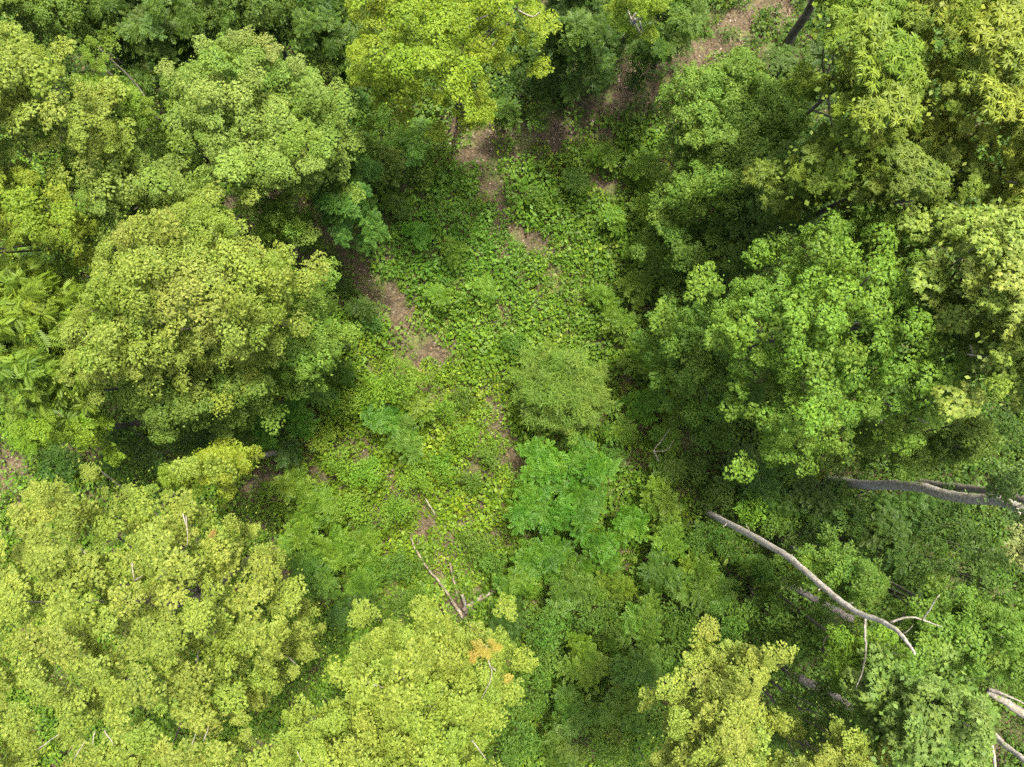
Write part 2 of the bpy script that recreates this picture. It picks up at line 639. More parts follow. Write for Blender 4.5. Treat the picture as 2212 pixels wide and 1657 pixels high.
    tk = timber('trunk', [B - [0, 0, 0.1], mid, top], trunk_r, trunk_r * 0.45, bark, root, B, seed=seed, flare=0.5)
    far = kept[np.argsort(r_.random(len(kept)))[:limbs]]
    for i, e in enumerate(far):
        s = B + (top - B) * (0.62 + 0.36 * r_.random())
        e = e - np.array([0, 0, 0.55])
        m = 0.5 * (s + e) + np.array([r_.normal(0, 0.2), r_.normal(0, 0.2), -0.12 * np.linalg.norm(e - s)])
        timber('limb', [s, m, e], trunk_r * 0.34, 0.025, bark, tk, B, sides=6, sub=4, seed=seed * 31 + i)
    root['_c'] = (cu, cv)
    TREES.append(root)
    return root, crown, tk, B, kept


def extra_clumps(t, pts, sp, R, col, z, seed=3, label=None):
    root, crown, tk, B, kept = t
    r_ = np.random.default_rng(seed)
    for (a, b) in pts:
        o = add_clump(crown, B, at(a, b, z), sp, R, col, r_, 0.2)
        if label:
            o['label'] = label


def twigs(t, lines, z, r0=0.035, r1=0.012, mat=None, name='bare_twig'):
    root, crown, tk, B, kept = t
    for i, ln in enumerate(lines):
        zz = z if isinstance(z, (list, tuple)) else [z + 0.15 * math.sin(1.7 * j) for j in range(len(ln))]
        timber(name, [at(a, b, zz[j]) for j, (a, b) in enumerate(ln)], r0, r1, mat or M_TWIG, tk, B, sides=5, sub=3, wob=0.03, seed=i + 11)


DK, MD, EM = (0.040, 0.078, 0.011), (0.066, 0.120, 0.014), (0.056, 0.130, 0.010)
LM, YG, PL = (0.092, 0.172, 0.014), (0.112, 0.182, 0.016), (0.155, 0.185, 0.055)
GR = (0.075, 0.135, 0.030)

# ------------------------------------------------------------------ the ground: one sheet to the horizon
def ground_z(x, y):
    return 0.10 * np.sin(x * 0.31 + 1.0) * np.cos(y * 0.27) + 0.05 * np.sin(x * 0.9 + y * 0.7) + 0.03 * np.sin(2.3 * x - 1.7 * y)


g = np.concatenate([[-900, -300, -120, -70], np.arange(-45, 45.1, 0.5), [70, 120, 300, 900]])
gx, gy = np.meshgrid(g, g)
fade = np.clip((60 - np.maximum(abs(gx), abs(gy))) / 15, 0, 1)
gz = ground_z(gx, gy) * fade
n = len(g)
idx = np.arange(n * n).reshape(n, n)
quads = np.stack([idx[:-1, :-1], idx[:-1, 1:], idx[1:, 1:], idx[1:, :-1]], -1).reshape(-1, 4)
ground = link('ground', mesh_from('ground', np.stack([gx, gy, gz], -1).reshape(-1, 3), quads, mats=(M_GROUND,), smooth=True))
tag(ground, 'brown leaf litter and soil of the forest floor', None, None, 'structure')


# bare soil of the trail and the small openings, in photograph pixels: (polyline, half width)
BARE = [([(705, 490), (760, 545), (830, 640), (870, 700), (935, 760)], 52),
        ([(985, 285), (1070, 310), (1190, 285), (1300, 225), (1440, 160), (1550, 80), (1660, 10), (1720, -60)], 52),
        ([(1300, 230), (1420, 175)], 34), ([(1480, 150), (1640, 40)], 60),
        ([(1020, 330), (1070, 400), (1085, 480)], 30), ([(1085, 480), (1190, 540)], 26), ([(630, 540), (700, 600)], 32),
        ([(520, 440), (530, 470)], 46), ([(545, 1040), (600, 1010)], 46), ([(600, 1085), (620, 1070)], 22), ([(20, 1010), (40, 1060)], 45),
        ([(925, 770), (930, 775)], 20), ([(1330, 985), (1350, 1000)], 26), ([(1475, 930), (1485, 950)], 22), ([(1580, 1250), (1620, 1290)], 30),
        ([(985, 1290), (1010, 1320)], 20), ([(905, 1150), (935, 1120)], 22), ([(930, 850), (935, 870)], 13), ([(1095, 905), (1100, 925)], 12),
        ([(1050, 860), (1060, 880)], 11), ([(1300, 395), (1310, 410)], 14), ([(1510, 1150), (1490, 1120)], 16), ([(670, 945), (672, 955)], 12), ([(1260, 1600), (1290, 1640)], 18),
        ([(840, 1010), (850, 1030)], 12), ([(940, 1200), (960, 1240)], 16), ([(1010, 1120), (1015, 1150)], 11)]


def bare_amount(u, v):
    b = np.zeros(np.shape(u))
    for pl, w in BARE:
        d = np.full(np.shape(u), 1e9)
        for (x1, y1), (x2, y2) in zip(pl[:-1], pl[1:]):
            dx, dy = x2 - x1, y2 - y1
            t = np.clip(((u - x1) * dx + (v - y1) * dy) / (dx * dx + dy * dy + 1e-9), 0, 1)
            d = np.minimum(d, np.hypot(u - x1 - t * dx, v - y1 - t * dy))
        b = np.maximum(b, np.clip(1.35 - d / w, 0, 1))
    return b


def blob(u, v, cu, cv, a, b):
    return np.exp(-((u - cu) / a) ** 2 - ((v - cv) / b) ** 2)


def vnoise(u, v, s, seed):
    r_ = np.random.default_rng(seed)
    o = np.zeros(np.shape(u))
    for i in range(10):
        a = r_.random() * 6.283
        k = s * (0.6 + 1.2 * r_.random())
        o = o + np.sin((u * math.cos(a) + v * math.sin(a)) * k + r_.random() * 6.283)
    return o / 4.5


# ------------------------------------------------------------------ ground cover: leafy herbs, far too many to count
def herb(seed, style):
    r_ = np.random.default_rng(seed)
    n = int(r_.integers(24, 38))
    th = np.arange(n) * 2.399 + r_.normal(0, 0.3, n)
    rad = 0.34 * np.sqrt(r_.random(n))
    z = 0.22 + 0.55 * r_.random(n) - 0.6 * rad
    pos = np.stack([rad * np.cos(th), rad * np.sin(th), z], 1)
    tm = t_diamond(0.36 if style else 0.30)
    return place(tm, pos, th + r_.normal(0, 0.5, n), r_.normal(0.25, 0.3, n), r_.normal(0, 0.3, n), 0.145 * (0.6 + 0.8 * r_.random(n)), r_)


def scatter_plants(name, variants, x, y, scale, color, label, mat, seed, zoff=0.0):
    r_ = np.random.default_rng(seed)
    which = r_.integers(len(variants), size=len(x))
    Vs, Ts, Ns, Cs, b = [], [], [], [], 0
    for k, (V, T, N) in enumerate(variants):
        s = which == k
        m = int(s.sum())
        if not m:
            continue
        a = r_.random(m) * 6.283
        c, sn = np.cos(a), np.sin(a)
        W = np.empty((m, len(V), 3))
        W[..., 0] = (V[None, :, 0] * c[:, None] - V[None, :, 1] * sn[:, None]) * scale[s][:, None] + x[s][:, None]
        W[..., 1] = (V[None, :, 0] * sn[:, None] + V[None, :, 1] * c[:, None]) * scale[s][:, None] + y[s][:, None]
        W[..., 2] = V[None, :, 2] * scale[s][:, None] + ground_z(x[s], y[s])[:, None] + zoff
        Vs.append(W.reshape(-1, 3))
        Ts.append((T[None] + (np.arange(m) * len(V))[:, None, None]).reshape(-1, 3) + b)
        Ns.append(np.tile(N, m))
        Cs.append(np.repeat(color[s], len(V), 0))
        b += m * len(V)
    me = mesh_from(name, np.concatenate(Vs), np.concatenate(Ts), tone=np.concatenate(Ns), color=np.concatenate(Cs), mats=(mat,))
    return tag(link(name, me), label, None, None, 'stuff')


r0 = np.random.default_rng(21)
N = 38000
u = r0.random(N) * 2600 - 200
v = r0.random(N) * 2000 - 170
dens = 0.80 + 0.34 * vnoise(u, v, 0.035, 4) + 0.22 * vnoise(u, v, 0.012, 5)
dens += 0.35 * blob(u, v, 960, 520, 170, 130) + 0.3 * blob(u, v, 1120, 680, 260, 130) + 0.25 * blob(u, v, 1290, 470, 160, 150)
dens -= 0.22 * blob(u, v, 1160, 500, 110, 70) + 0.15 * blob(u, v, 1250, 330, 120, 60)
dens += 0.15 * ((u < 600) | (u > 1500) | (v > 1150) | ((v < 200) & (u < 1150)))
dens = dens * (1 - 1.25 * bare_amount(u, v) * (0.75 + 0.35 * vnoise(u, v, 0.05, 9)))
keep = r0.random(N) < np.clip(dens, 0.015, 0.95)
u, v = u[keep], v[keep]
k = H / FPX
x, y = (u - UC) * k, -(v - VC) * k
m = len(u)
col = np.tile(np.array([0.072, 0.142, 0.012]), (m, 1))
w = blob(u, v, 950, 520, 190, 150)[:, None]
col = col * (1 - w) + w * np.array([0.064, 0.152, 0.015])
w = np.clip(1.2 * blob(u, v, 840, 1000, 300, 240), 0, 1)[:, None]
col = col * (1 - w) + w * np.array([0.100, 0.174, 0.011])
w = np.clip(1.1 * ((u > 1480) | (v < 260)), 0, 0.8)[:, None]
col = col * (1 - w) + w * np.array([0.042, 0.088, 0.011])  # darker herbs at right and top; at right this paints in canopy shade
yel = (r0.random(m) < 0.12)[:, None]
col = np.where(yel, col * np.array([1.5, 1.22, 1.0]), col)
col *= (0.75 + 0.5 * r0.random(m))[:, None]
scale = (0.60 + 1.05 * r0.random(m) ** 1.6) * (1 + 0.25 * vnoise(u, v, 0.03, 77))
herbs = [herb(i, 0) for i in range(4)] + [herb(10 + i, 1) for i in range(4)]
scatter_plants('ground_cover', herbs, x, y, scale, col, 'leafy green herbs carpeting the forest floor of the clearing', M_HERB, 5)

# seedlings and grass
N = 42000
u = r0.random(N) * 2400 - 90
v = r0.random(N) * 1840 - 90
b = bare_amount(u, v)
dens = 0.35 + 0.35 * vnoise(u, v, 0.02, 31) - 0.55 * b + 0.5 * blob(u, v, 1130, 500, 120, 130) + 0.4 * blob(u, v, 900, 610, 70, 60)
keep = r0.random(N) < np.clip(dens, 0.03, 1)
u, v = u[keep], v[keep]
x, y = (u - UC) * k, -(v - VC) * k
m = len(u)
col = np.array([0.085, 0.115, 0.030]) * (0.7 + 0.6 * r0.random(m))[:, None]
dry = (r0.random(m) < 0.25)[:, None]
col = np.where(dry, np.array([0.21, 0.17, 0.085]), col)


def tuft(seed):
    r_ = np.random.default_rng(seed)
    n = 7
    V, T, b = [], [], 0
    for i in range(n):
        a = r_.random() * 6.283
        l = 0.14 + 0.18 * r_.random()
        d = np.array([math.cos(a), math.sin(a), 0])
        s = np.array([-d[1], d[0], 0]) * 0.011
        p0 = np.array([r_.normal(0, 0.04), r_.normal(0, 0.04), 0])
        V += [p0 - s, p0 + s, p0 + d * l * 0.8 + np.array([0, 0, 0.6 * l])]
        T.append((b, b + 1, b + 2))
        b += 3
    return np.array(V), np.array(T), np.repeat(r_.random(n), 3)


scatter_plants('grass', [tuft(i) for i in range(6)], x, y, 0.7 + 0.8 * r0.random(m), col, 'short thin grass between the herbs', M_HERB, 8)

# dead leaves
N = 90000
u = r0.random(N) * 2400 - 90
v = r0.random(N) * 1840 - 90
keep = r0.random(N) < np.clip(0.22 + 0.9 * bare_amount(u, v), 0, 1)
u, v = u[keep], v[keep]
x, y = (u - UC) * k, -(v - VC) * k
m = len(u)
pal = np.array([[0.095, 0.078, 0.050], [0.15, 0.122, 0.082], [0.21, 0.178, 0.125], [0.05, 0.041, 0.029], [0.33, 0.29, 0.23], [0.155, 0.105, 0.06]])
col = pal[r0.choice(6, m, p=[.28, .27, .17, .15, .05, .08])]


def litter_leaf(seed):
    r_ = np.random.default_rng(seed)
    return place(t_diamond(0.34), np.array([[0, 0, 0.02]]), np.zeros(1), r_.normal(0, 0.3, 1), r_.normal(0, 0.4, 1), np.array([0.13]), r_)


scatter_plants('leaf_litter', [litter_leaf(i) for i in range(8)], x, y, 0.6 + 0.8 * r0.random(m), col, 'dead brown leaves lying on the bare soil', M_HERB, 9, 0.015)

# small dead sticks
N = 2600
u = r0.random(N) * 2300 - 40
v = r0.random(N) * 1740 - 40
keep = r0.random(N) < np.clip(0.12 + 0.6 * bare_amount(u, v), 0, 1)
u, v = u[keep], v[keep]
m = len(u)


def stick(seed):
    r_ = np.random.default_rng(seed)
    l = 0.25 + 0.35 * r_.random()
    return (*tube([(-l, 0, 0.04), (0, r_.normal(0, 0.05), 0.06), (l, r_.normal(0, 0.05), 0.05)], [0.014, 0.012, 0.006], 4), np.full(14, 0.5))


scatter_plants('stick_litter', [stick(i) for i in range(6)], (u - UC) * k, -(v - VC) * k, 0.6 + 0.8 * r0.random(m), np.array([0.20, 0.17, 0.13]) * (0.5 + r0.random(m))[:, None], 'small dead sticks strewn over the soil', M_HERB, 19, 0.03)

# ------------------------------------------------------------------ the large trees
tops = [(745, -90), (735, 30), (772, 60), (742, 110), (748, 178), (800, 215), (850, 200), (880, 218), (925, 218), (960, 245), (985, 280), (1062, 283), (1082, 232), (1062, 200), (1100, 165), (1048, 148), (1110, 100), (1175, 108), (1182, 70), (1150, -90)]
t = tree('maple_tree', 'bright yellow-green maple with its grey trunk showing at the top of the clearing', 'tree', tops, 13.0, 'maple', [(0.143, 0.198, 0.013), (0.115, 0.186, 0.014)], R=0.68, base=(1000, 250), gap=1.35, under=0.25, seed=11, group='tall trees round the clearing', trunk_r=0.26)
twigs(t, [[(1030, 42), (1060, 30), (1090, 12)], [(1120, 22), (1150, 35), (1168, 24)], [(1010, 60), (1035, 40)]], 13.0)

t = tree('maple_tree', 'pale silvery-green maple with upright tips left of the yellow-green maple', 'tree',
         [(352, 148), (425, 125), (435, 85), (530, 68), (592, 100), (605, 120), (648, 130), (695, 150), (722, 195), (745, 240), (735, 330), (700, 400), (640, 425), (580, 412), (530, 405), (480, 395), (425, 372), (440, 340), (415, 300), (380, 245), (372, 200)],
         11.5, 'maple', [(0.138, 0.203, 0.037), (0.097, 0.171, 0.022)], R=0.66, gap=1.12, under=0.5, seed=12, group='tall trees round the clearing')
extra_clumps(t, [(505, 82), (535, 78), (568, 88), (590, 112), (438, 98), (360, 150), (640, 140)], 'maple', 0.42, (0.152, 0.208, 0.043), 11.8)

t = tree('maple_tree', 'pale yellow-green maple filling the upper left corner', 'tree',
         [(-160, 20), (0, 35), (55, 42), (85, 90), (120, 110), (152, 150), (188, 150), (235, 220), (262, 285), (285, 330), (230, 350), (140, 330), (60, 350), (-160, 340)],
         16.0, 'maple', [(0.152, 0.198, 0.031), (0.110, 0.171, 0.020)], R=0.72, gap=1.2, under=0.5, seed=13, group='tall trees round the clearing')
t = tree('maple_tree', 'lime padded maple on the left edge below the corner maple', 'tree',
         [(-170, 330), (0, 352), (60, 345), (110, 385), (165, 410), (185, 470), (170, 520), (120, 545), (60, 520), (0, 560), (-170, 560)],
         15.0, 'maple', [(0.152, 0.198, 0.018), (0.110, 0.171, 0.014)], R=0.70, gap=1.4, under=0.35, seed=14, group='tall trees round the clearing')
t = tree('maple_tree', 'greyish green maple wedged between the corner maple and the broad left tree', 'tree',
         [(110, 310), (200, 290), (265, 300), (330, 335), (400, 375), (425, 400), (420, 440), (300, 445), (255, 475), (200, 470), (150, 420)],
         13.0, 'broad', [(0.115, 0.171, 0.028), (0.087, 0.151, 0.018)], R=0.62, gap=1.15, under=0.5, seed=15, group='tall trees round the clearing')
t = tree('maple_tree', 'mid green maple in a loose spray beside the dark gap at the upper left', 'tree',
         [(185, 70), (235, 95), (240, 140), (225, 190), (290, 180), (340, 215), (340, 270), (300, 290), (270, 270), (235, 225), (195, 160), (170, 110)],
         11.0, 'maple', [(0.085, 0.148, 0.015), (0.101, 0.171, 0.015)], R=0.55, gap=1.15, under=0.2, seed=16, group='tall trees round the clearing')
tree('conical_sapling', 'small pointed green sapling standing alone in the dark upper left gap', 'sapling',
     [(348, 302), (372, 320), (378, 355), (360, 378), (325, 362), (330, 330)], 8.0, 'under', [(0.085, 0.153, 0.020)], R=0.42, gap=0.9, under=0.5, seed=17, limbs=3, trunk_r=0.07)

big = tree('oak_tree', 'broad pale yellowish tree on the left, widest crown beside the clearing', 'tree',
           [(200, 530), (258, 468), (330, 450), (420, 418), (482, 450), (522, 500), (602, 548), (655, 600), (640, 660), (600, 720), (560, 770), (500, 800), (430, 790), (360, 820), (250, 830), (150, 840), (105, 822), (135, 760), (102, 715), (172, 650), (190, 590)],
           15.0, 'broad', [(0.152, 0.193, 0.033), (0.115, 0.176, 0.020)], R=0.60, gap=1.15, under=0.4, lobe=2.6, lobe_h=1.5, seed=18, group='tall trees round the clearing', trunk_r=0.3, limbs=8)
twigs(big, [[(370, 690), (400, 684), (430, 700)], [(390, 712), (430, 706)]], 14.2)
t = tree('oak_tree', 'fresh green tree hanging over the clearing edge right of the broad pale tree', 'tree',
         [(600, 560), (660, 590), (702, 620), (722, 700), (745, 760), (712, 810), (660, 835), (600, 820), (560, 790), (590, 730), (630, 670)],
         10.5, 'broad', [(0.085, 0.161, 0.019), (0.099, 0.174, 0.021)], R=0.58, gap=1.05, under=0.5, seed=19, group='tall trees round the clearing')
t = tree('oak_tree', 'dull green tree below the broad pale tree with a few bright tips', 'tree',
         [(270, 815), (350, 800), (430, 775), (520, 790), (590, 800), (600, 845), (540, 880), (500, 895), (440, 905), (350, 935), (295, 905), (235, 865)],
         11.0, 'broad', [(0.080, 0.133, 0.020), (0.092, 0.158, 0.020)], R=0.60, gap=1.1, under=0.5, seed=20, group='tall trees round the clearing')
extra_clumps(t, [(500, 848), (480, 875), (440, 860), (545, 820)], 'broad', 0.5, (0.143, 0.198, 0.024), 11.8)
tree('maple_tree', 'flat bright green maple bough below the sumac on the left', 'tree',
     [(5, 915), (60, 900), (120, 895), (200, 900), (228, 925), (205, 972), (130, 962), (62, 978), (28, 940)], 10.0, 'maple', [(0.092, 0.171, 0.011), (0.110, 0.186, 0.013)], R=0.55, gap=1.1, under=0.2, seed=21, group='tall trees round the clearing')
t = tree('maple_tree', 'small yellow-green maple with forked pale stems above the giant yellow tree', 'tree',
         [(410, 1000), (430, 962), (500, 963), (545, 990), (550, 1022), (500, 1052), (430, 1050)], 11.5, 'maple', [(0.152, 0.203, 0.017)], R=0.55, gap=1.1, under=0.25, seed=22, group='tall trees round the clearing')
twigs(t, [[(470, 1032), (482, 1050), (490, 1068)], [(508, 1036), (500, 1050), (490, 1068)]], 10.6, 0.05, 0.03)
tree('maple_tree', 'small rounded olive-green maple touching the giant yellow tree from above', 'tree',
     [(335, 1010), (375, 985), (405, 1000), (408, 1045), (370, 1062), (335, 1045)], 10.5, 'maple', [(0.106, 0.166, 0.014)], R=0.52, gap=1.05, under=0.25, seed=23, group='tall trees round the clearing')

giant = tree('maple_tree', 'giant yellow-green padded maple filling the lower left corner', 'tree',
             [(-110, 1110), (0, 1108), (38, 1060), (70, 1020), (130, 1030), (170, 988), (218, 1000), (232, 1040), (300, 1030), (350, 1042), (400, 1062), (470, 1080), (540, 1110), (592, 1150), (632, 1200), (652, 1282), (695, 1292), (715, 1350), (700, 1415), (655, 1465), (625, 1490), (550, 1530), (560, 1600), (560, 1750), (-110, 1750)],
             17.0, 'maple', [(0.155, 0.198, 0.031), (0.120, 0.175, 0.023)], R=0.68, gap=1.42, under=0.28, seed=24, group='tall trees round the clearing', trunk_r=0.2, limbs=12)
twigs(giant, [[(403, 1115), (405, 1150), (403, 1185)], [(395, 1110), (403, 1140)], [(285, 1215), (290, 1255)], [(290, 1255), (312, 1240)], [(345, 1345), (368, 1330), (378, 1350), (368, 1370)],
              [(368, 1370), (385, 1372)], [(175, 1350), (182, 1375)], [(170, 1180), (192, 1205)], [(330, 1255), (365, 1235)], [(80, 1620), (130, 1585)], [(205, 1580), (200, 1610)],
              [(225, 1578), (245, 1610)], [(160, 1640), (185, 1600)], [(410, 1620), (422, 1585)], [(440, 1600), (450, 1570)], [(80, 1435), (95, 1460)], [(270, 1470), (300, 1460), (330, 1440)]], 16.6, 0.028, 0.010)
extra_clumps(giant, [(455, 1158), (462, 1150)], 'maple', 0.11, (0.20, 0.135, 0.035), 17.2, label='tiny reddish leaf tuft among the yellow pads')

t = tree('maple_tree', 'yellow maple with bare white twigs and orange tips at the bottom', 'tree',
         [(615, 1590), (665, 1545), (735, 1520), (765, 1425), (795, 1350), (850, 1330), (900, 1352), (950, 1335), (1020, 1360), (1082, 1380), (1088, 1430), (1100, 1470), (1080, 1530), (1045, 1560), (1062, 1620), (1040, 1780), (560, 1780), (585, 1640)],
         17.5, 'maple', [(0.156, 0.209, 0.029), (0.129, 0.190, 0.023)], R=0.62, gap=1.12, under=0.4, seed=25, group='tall trees round the clearing', trunk_r=0.3, limbs=8)
twigs(t, [[(785, 1465), (810, 1480), (850, 1485), (862, 1450)], [(862, 1450), (880, 1440)], [(850, 1485), (872, 1500), (890, 1470)], [(870, 1450), (872, 1500), (862, 1520)], [(1050, 1395), (1055, 1430), (1062, 1460), (1040, 1510)],
          [(1040, 1390), (1050, 1420)], [(1062, 1440), (1072, 1450)], [(925, 1505), (935, 1550)], [(942, 1515), (935, 1550)], [(1020, 1600), (1050, 1640)], [(640, 1620), (660, 1657)]], 17.4, 0.028, 0.010)
extra_clumps(t, [(1062, 1386), (1040, 1404), (1074, 1400), (1022, 1418), (1098, 1465), (1052, 1412), (1030, 1392)], 'maple', 0.19, (0.235, 0.205, 0.036), 17.6, label='orange-tinted leaf tuft at the crown edge')

tree('maple_tree', 'bright yellow crown rising at the bottom edge, larger of two there', 'tree',
     [(1435, 1520), (1495, 1500), (1540, 1450), (1600, 1402), (1672, 1400), (1678, 1440), (1642, 1520), (1640, 1590), (1665, 1657), (1660, 1780), (1450, 1780), (1432, 1600)], 18.0, 'maple', [(0.172, 0.212, 0.036), (0.130, 0.188, 0.026)], R=0.55, base=(1480, 1400), trunk_r=0.10, gap=1.1, under=0.45, seed=26, group='tall trees round the clearing')
tree('maple_tree', 'small yellow crown tip at the bottom edge right of the larger yellow crown', 'tree',
     [(1722, 1657), (1780, 1612), (1830, 1588), (1880, 1610), (1902, 1657), (1870, 1780), (1740, 1780)], 18.0, 'maple', [(0.172, 0.212, 0.036), (0.130, 0.188, 0.026)], R=0.52, trunk_r=0.09, gap=1.1, under=0.4, seed=27, group='tall trees round the clearing')

right = tree('maple_tree', 'large rounded green maple right of the clearing in distinct leafy pads', 'tree',
             [(1530, 612), (1600, 590), (1660, 590), (1705, 545), (1725, 478), (1800, 450), (1860, 478), (1920, 452), (1985, 480), (1985, 530), (2035, 570), (2062, 610), (2085, 700), (2100, 800), (2080, 880), (2042, 925), (2000, 940), (1930, 900), (1860, 920), (1830, 985), (1740, 1000), (1660, 962), (1650, 900), (1690, 840), (1640, 800), (1580, 790), (1560, 730), (1530, 690)],
             16.0, 'round', [(0.082, 0.161, 0.018), (0.103, 0.186, 0.020)], R=0.66, gap=1.34, under=0.5, seed=28, group='tall trees round the clearing', trunk_r=0.3, limbs=10)
twigs(right, [[(1878, 765), (1905, 767)], [(2090, 740), (2100, 760), (2105, 770)]], 15.0)
tree('maple_tree', 'lower emerald-tinted bough of maple between the clearing and the large rounded maple', 'tree',
     [(1420, 700), (1485, 650), (1530, 640), (1570, 720), (1600, 800), (1660, 840), (1640, 900), (1600, 910), (1540, 870), (1470, 850), (1415, 800)], 8.5, 'round', [(0.060, 0.138, 0.018), (0.085, 0.158, 0.020)], R=0.62, gap=1.2, under=0.5, seed=29, group='tall trees round the clearing')
tree('maple_tree', 'dim green maple under the large rounded maple above the right grey trunk', 'tree',
     [(1840, 930), (1900, 910), (2000, 930), (2080, 890), (2150, 900), (2170, 970), (2100, 1005), (1980, 1000), (1900, 990), (1840, 985)], 11.5, 'round', [(0.062, 0.117, 0.015), (0.080, 0.133, 0.018)], R=0.64, gap=1.2, under=0.5, seed=30, group='tall trees round the clearing')
edge = tree('maple_tree', 'pale cream-green maple on the right edge above the grey trunks', 'tree',
            [(2052, 465), (2110, 435), (2150, 470), (2180, 440), (2380, 430), (2380, 860), (2212, 850), (2180, 860), (2150, 870), (2112, 810), (2150, 740), (2130, 680), (2080, 650), (2062, 560)],
            18.5, 'big', [(0.170, 0.223, 0.043), (0.115, 0.182, 0.022)], R=0.60, gap=1.15, under=0.45, seed=31, group='tall trees round the clearing')
twigs(edge, [[(2090, 765), (2110, 768), (2150, 772)], [(2105, 768), (2095, 745)]], 17.5, 0.03, 0.015)

tree('hickory_tree', 'tall hickory with long drooping leaves in the upper right', 'tree',
     [(1768, 85), (1800, -110), (2010, -110), (2020, 60), (2010, 200), (1990, 300), (1900, 330), (1810, 320), (1785, 290), (1778, 230), (1805, 170), (1775, 112)], 17.5, 'long', [(0.129, 0.188, 0.021), (0.097, 0.164, 0.016)], R=0.80, gap=1.15, under=0.4, drop=3.0, seed=32, group='tall trees round the clearing', trunk_r=0.14)
tree('hickory_tree', 'golden-tipped hickory in the upper right corner', 'tree',
     [(2010, -110), (2380, -110), (2380, 440), (2250, 440), (2120, 330), (2040, 280), (2020, 200), (2025, 60)], 18.5, 'long', [(0.175, 0.208, 0.026), (0.115, 0.171, 0.017)], R=0.80, gap=1.15, under=0.4, drop=3.0, seed=33, group='tall trees round the clearing', trunk_r=0.14)
tree('hickory_tree', 'darker olive hickory below two pale hickories', 'tree',
     [(1690, 320), (1790, 290), (1900, 310), (2000, 290), (2090, 310), (2190, 400), (2180, 440), (2060, 440), (2000, 450), (1900, 430), (1850, 450), (1790, 430), (1720, 440), (1690, 390)], 16.0, 'long', [(0.082, 0.128, 0.015), (0.097, 0.151, 0.016)], R=0.76, gap=1.12, under=0.4, drop=3.0, seed=34, group='tall trees round the clearing')

tree('maple_tree', 'light green maple with round leaf tips left of the upper right hickory', 'tree',
     [(1452, 200), (1475, 160), (1540, 140), (1592, 95), (1625, 98), (1642, 150), (1702, 182), (1752, 200), (1765, 245), (1720, 320), (1660, 390), (1600, 430), (1500, 480), (1432, 470), (1430, 400), (1470, 330), (1442, 262)], 9.5, 'round', [(0.110, 0.188, 0.028), (0.085, 0.158, 0.019)], R=0.58, gap=1.15, under=0.45, seed=35, group='tall trees round the clearing')
tree('maple_tree', 'soft yellow-green maple filling in between the round-leaved maple and the darker hickory', 'tree',
     [(1590, 400), (1640, 340), (1700, 300), (1780, 320), (1800, 400), (1760, 460), (1700, 500), (1620, 480)], 10.5, 'round', [(0.095, 0.160, 0.026), (0.072, 0.138, 0.020)], R=0.56, gap=1.05, under=0.4, seed=71, trunk_r=0.1)
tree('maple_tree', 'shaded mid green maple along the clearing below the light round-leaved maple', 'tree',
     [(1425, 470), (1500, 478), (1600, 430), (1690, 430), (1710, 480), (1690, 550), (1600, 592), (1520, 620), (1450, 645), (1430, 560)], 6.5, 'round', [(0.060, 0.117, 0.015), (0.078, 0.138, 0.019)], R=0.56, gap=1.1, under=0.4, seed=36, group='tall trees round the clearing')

tree('maple_tree', 'pale grey-green maple at the lower right with large single leaves', 'tree',
     [(1912, 1482), (1990, 1442), (2062, 1480), (2150, 1500), (2150, 1600), (2120, 1690), (2110, 1780), (1950, 1780), (1930, 1660), (1900, 1580)], 18.5, 'big', [(0.110, 0.182, 0.037), (0.090, 0.153, 0.026)], R=0.58, gap=1.15, under=0.4, seed=37, group='tall trees round the clearing')
tree('maple_tree', 'bright green maple below the top of the bare grey trunk', 'tree',
     [(1760, 1425), (1800, 1405), (1860, 1440), (1900, 1415), (1985, 1400), (2000, 1440), (1950, 1495), (1890, 1535), (1855, 1490), (1800, 1460)], 15.0, 'round', [(0.085, 0.163, 0.015), (0.097, 0.182, 0.017)], R=0.52, gap=1.15, under=0.3, seed=38, trunk_r=0.09, group='tall trees round the clearing')
topm = tree('maple_tree', 'green maple spreading right of the top of the bare grey trunk', 'tree',
     [(1930, 1350), (2000, 1300), (2100, 1280), (2212, 1320), (2360, 1330), (2360, 1490), (2190, 1480), (2090, 1470), (2010, 1400)], 15.0, 'round', [(0.075, 0.148, 0.017), (0.087, 0.166, 0.022)], R=0.58, gap=1.2, under=0.4, seed=39, trunk_r=0.09, group='tall trees round the clearing')
extra_clumps(topm, [(1990, 1412), (1975, 1425), (2005, 1395)], 'round', 0.45, (0.085, 0.160, 0.020), 19.6)
tree('maple_tree', 'mid green maple above the bend of the bare grey trunk', 'tree',
     [(1710, 1235), (1790, 1190), (1865, 1200), (1935, 1255), (1890, 1320), (1810, 1300), (1760, 1270)], 11.0, 'broad', [(0.066, 0.133, 0.016), (0.080, 0.143, 0.020)], R=0.55, gap=1.12, under=0.4, seed=40, trunk_r=0.09, group='tall trees round the clearing')
tree('maple_tree', 'deep green maple between the rotten log and the bright yellow crown', 'tree',
     [(1660, 1530), (1720, 1520), (1790, 1555), (1870, 1575), (1900, 1620), (1790, 1645), (1700, 1610)], 13.0, 'broad', [(0.060, 0.120, 0.016), (0.080, 0.138, 0.020)], R=0.56, gap=1.15, under=0.4, seed=41, trunk_r=0.09, group='tall trees round the clearing')
tree('sapling', 'airy green sapling on white stems beside the brown opening upper left', 'sapling',
     [(545, 490), (570, 440), (600, 425), (640, 455), (682, 495), (650, 530), (600, 520), (560, 525)], 7.5, 'under', [(0.090, 0.163, 0.018)], R=0.48, gap=1.0, under=0.2, seed=42, limbs=4, base=(640, 560), bark=M_TWIG, trunk_r=0.06)
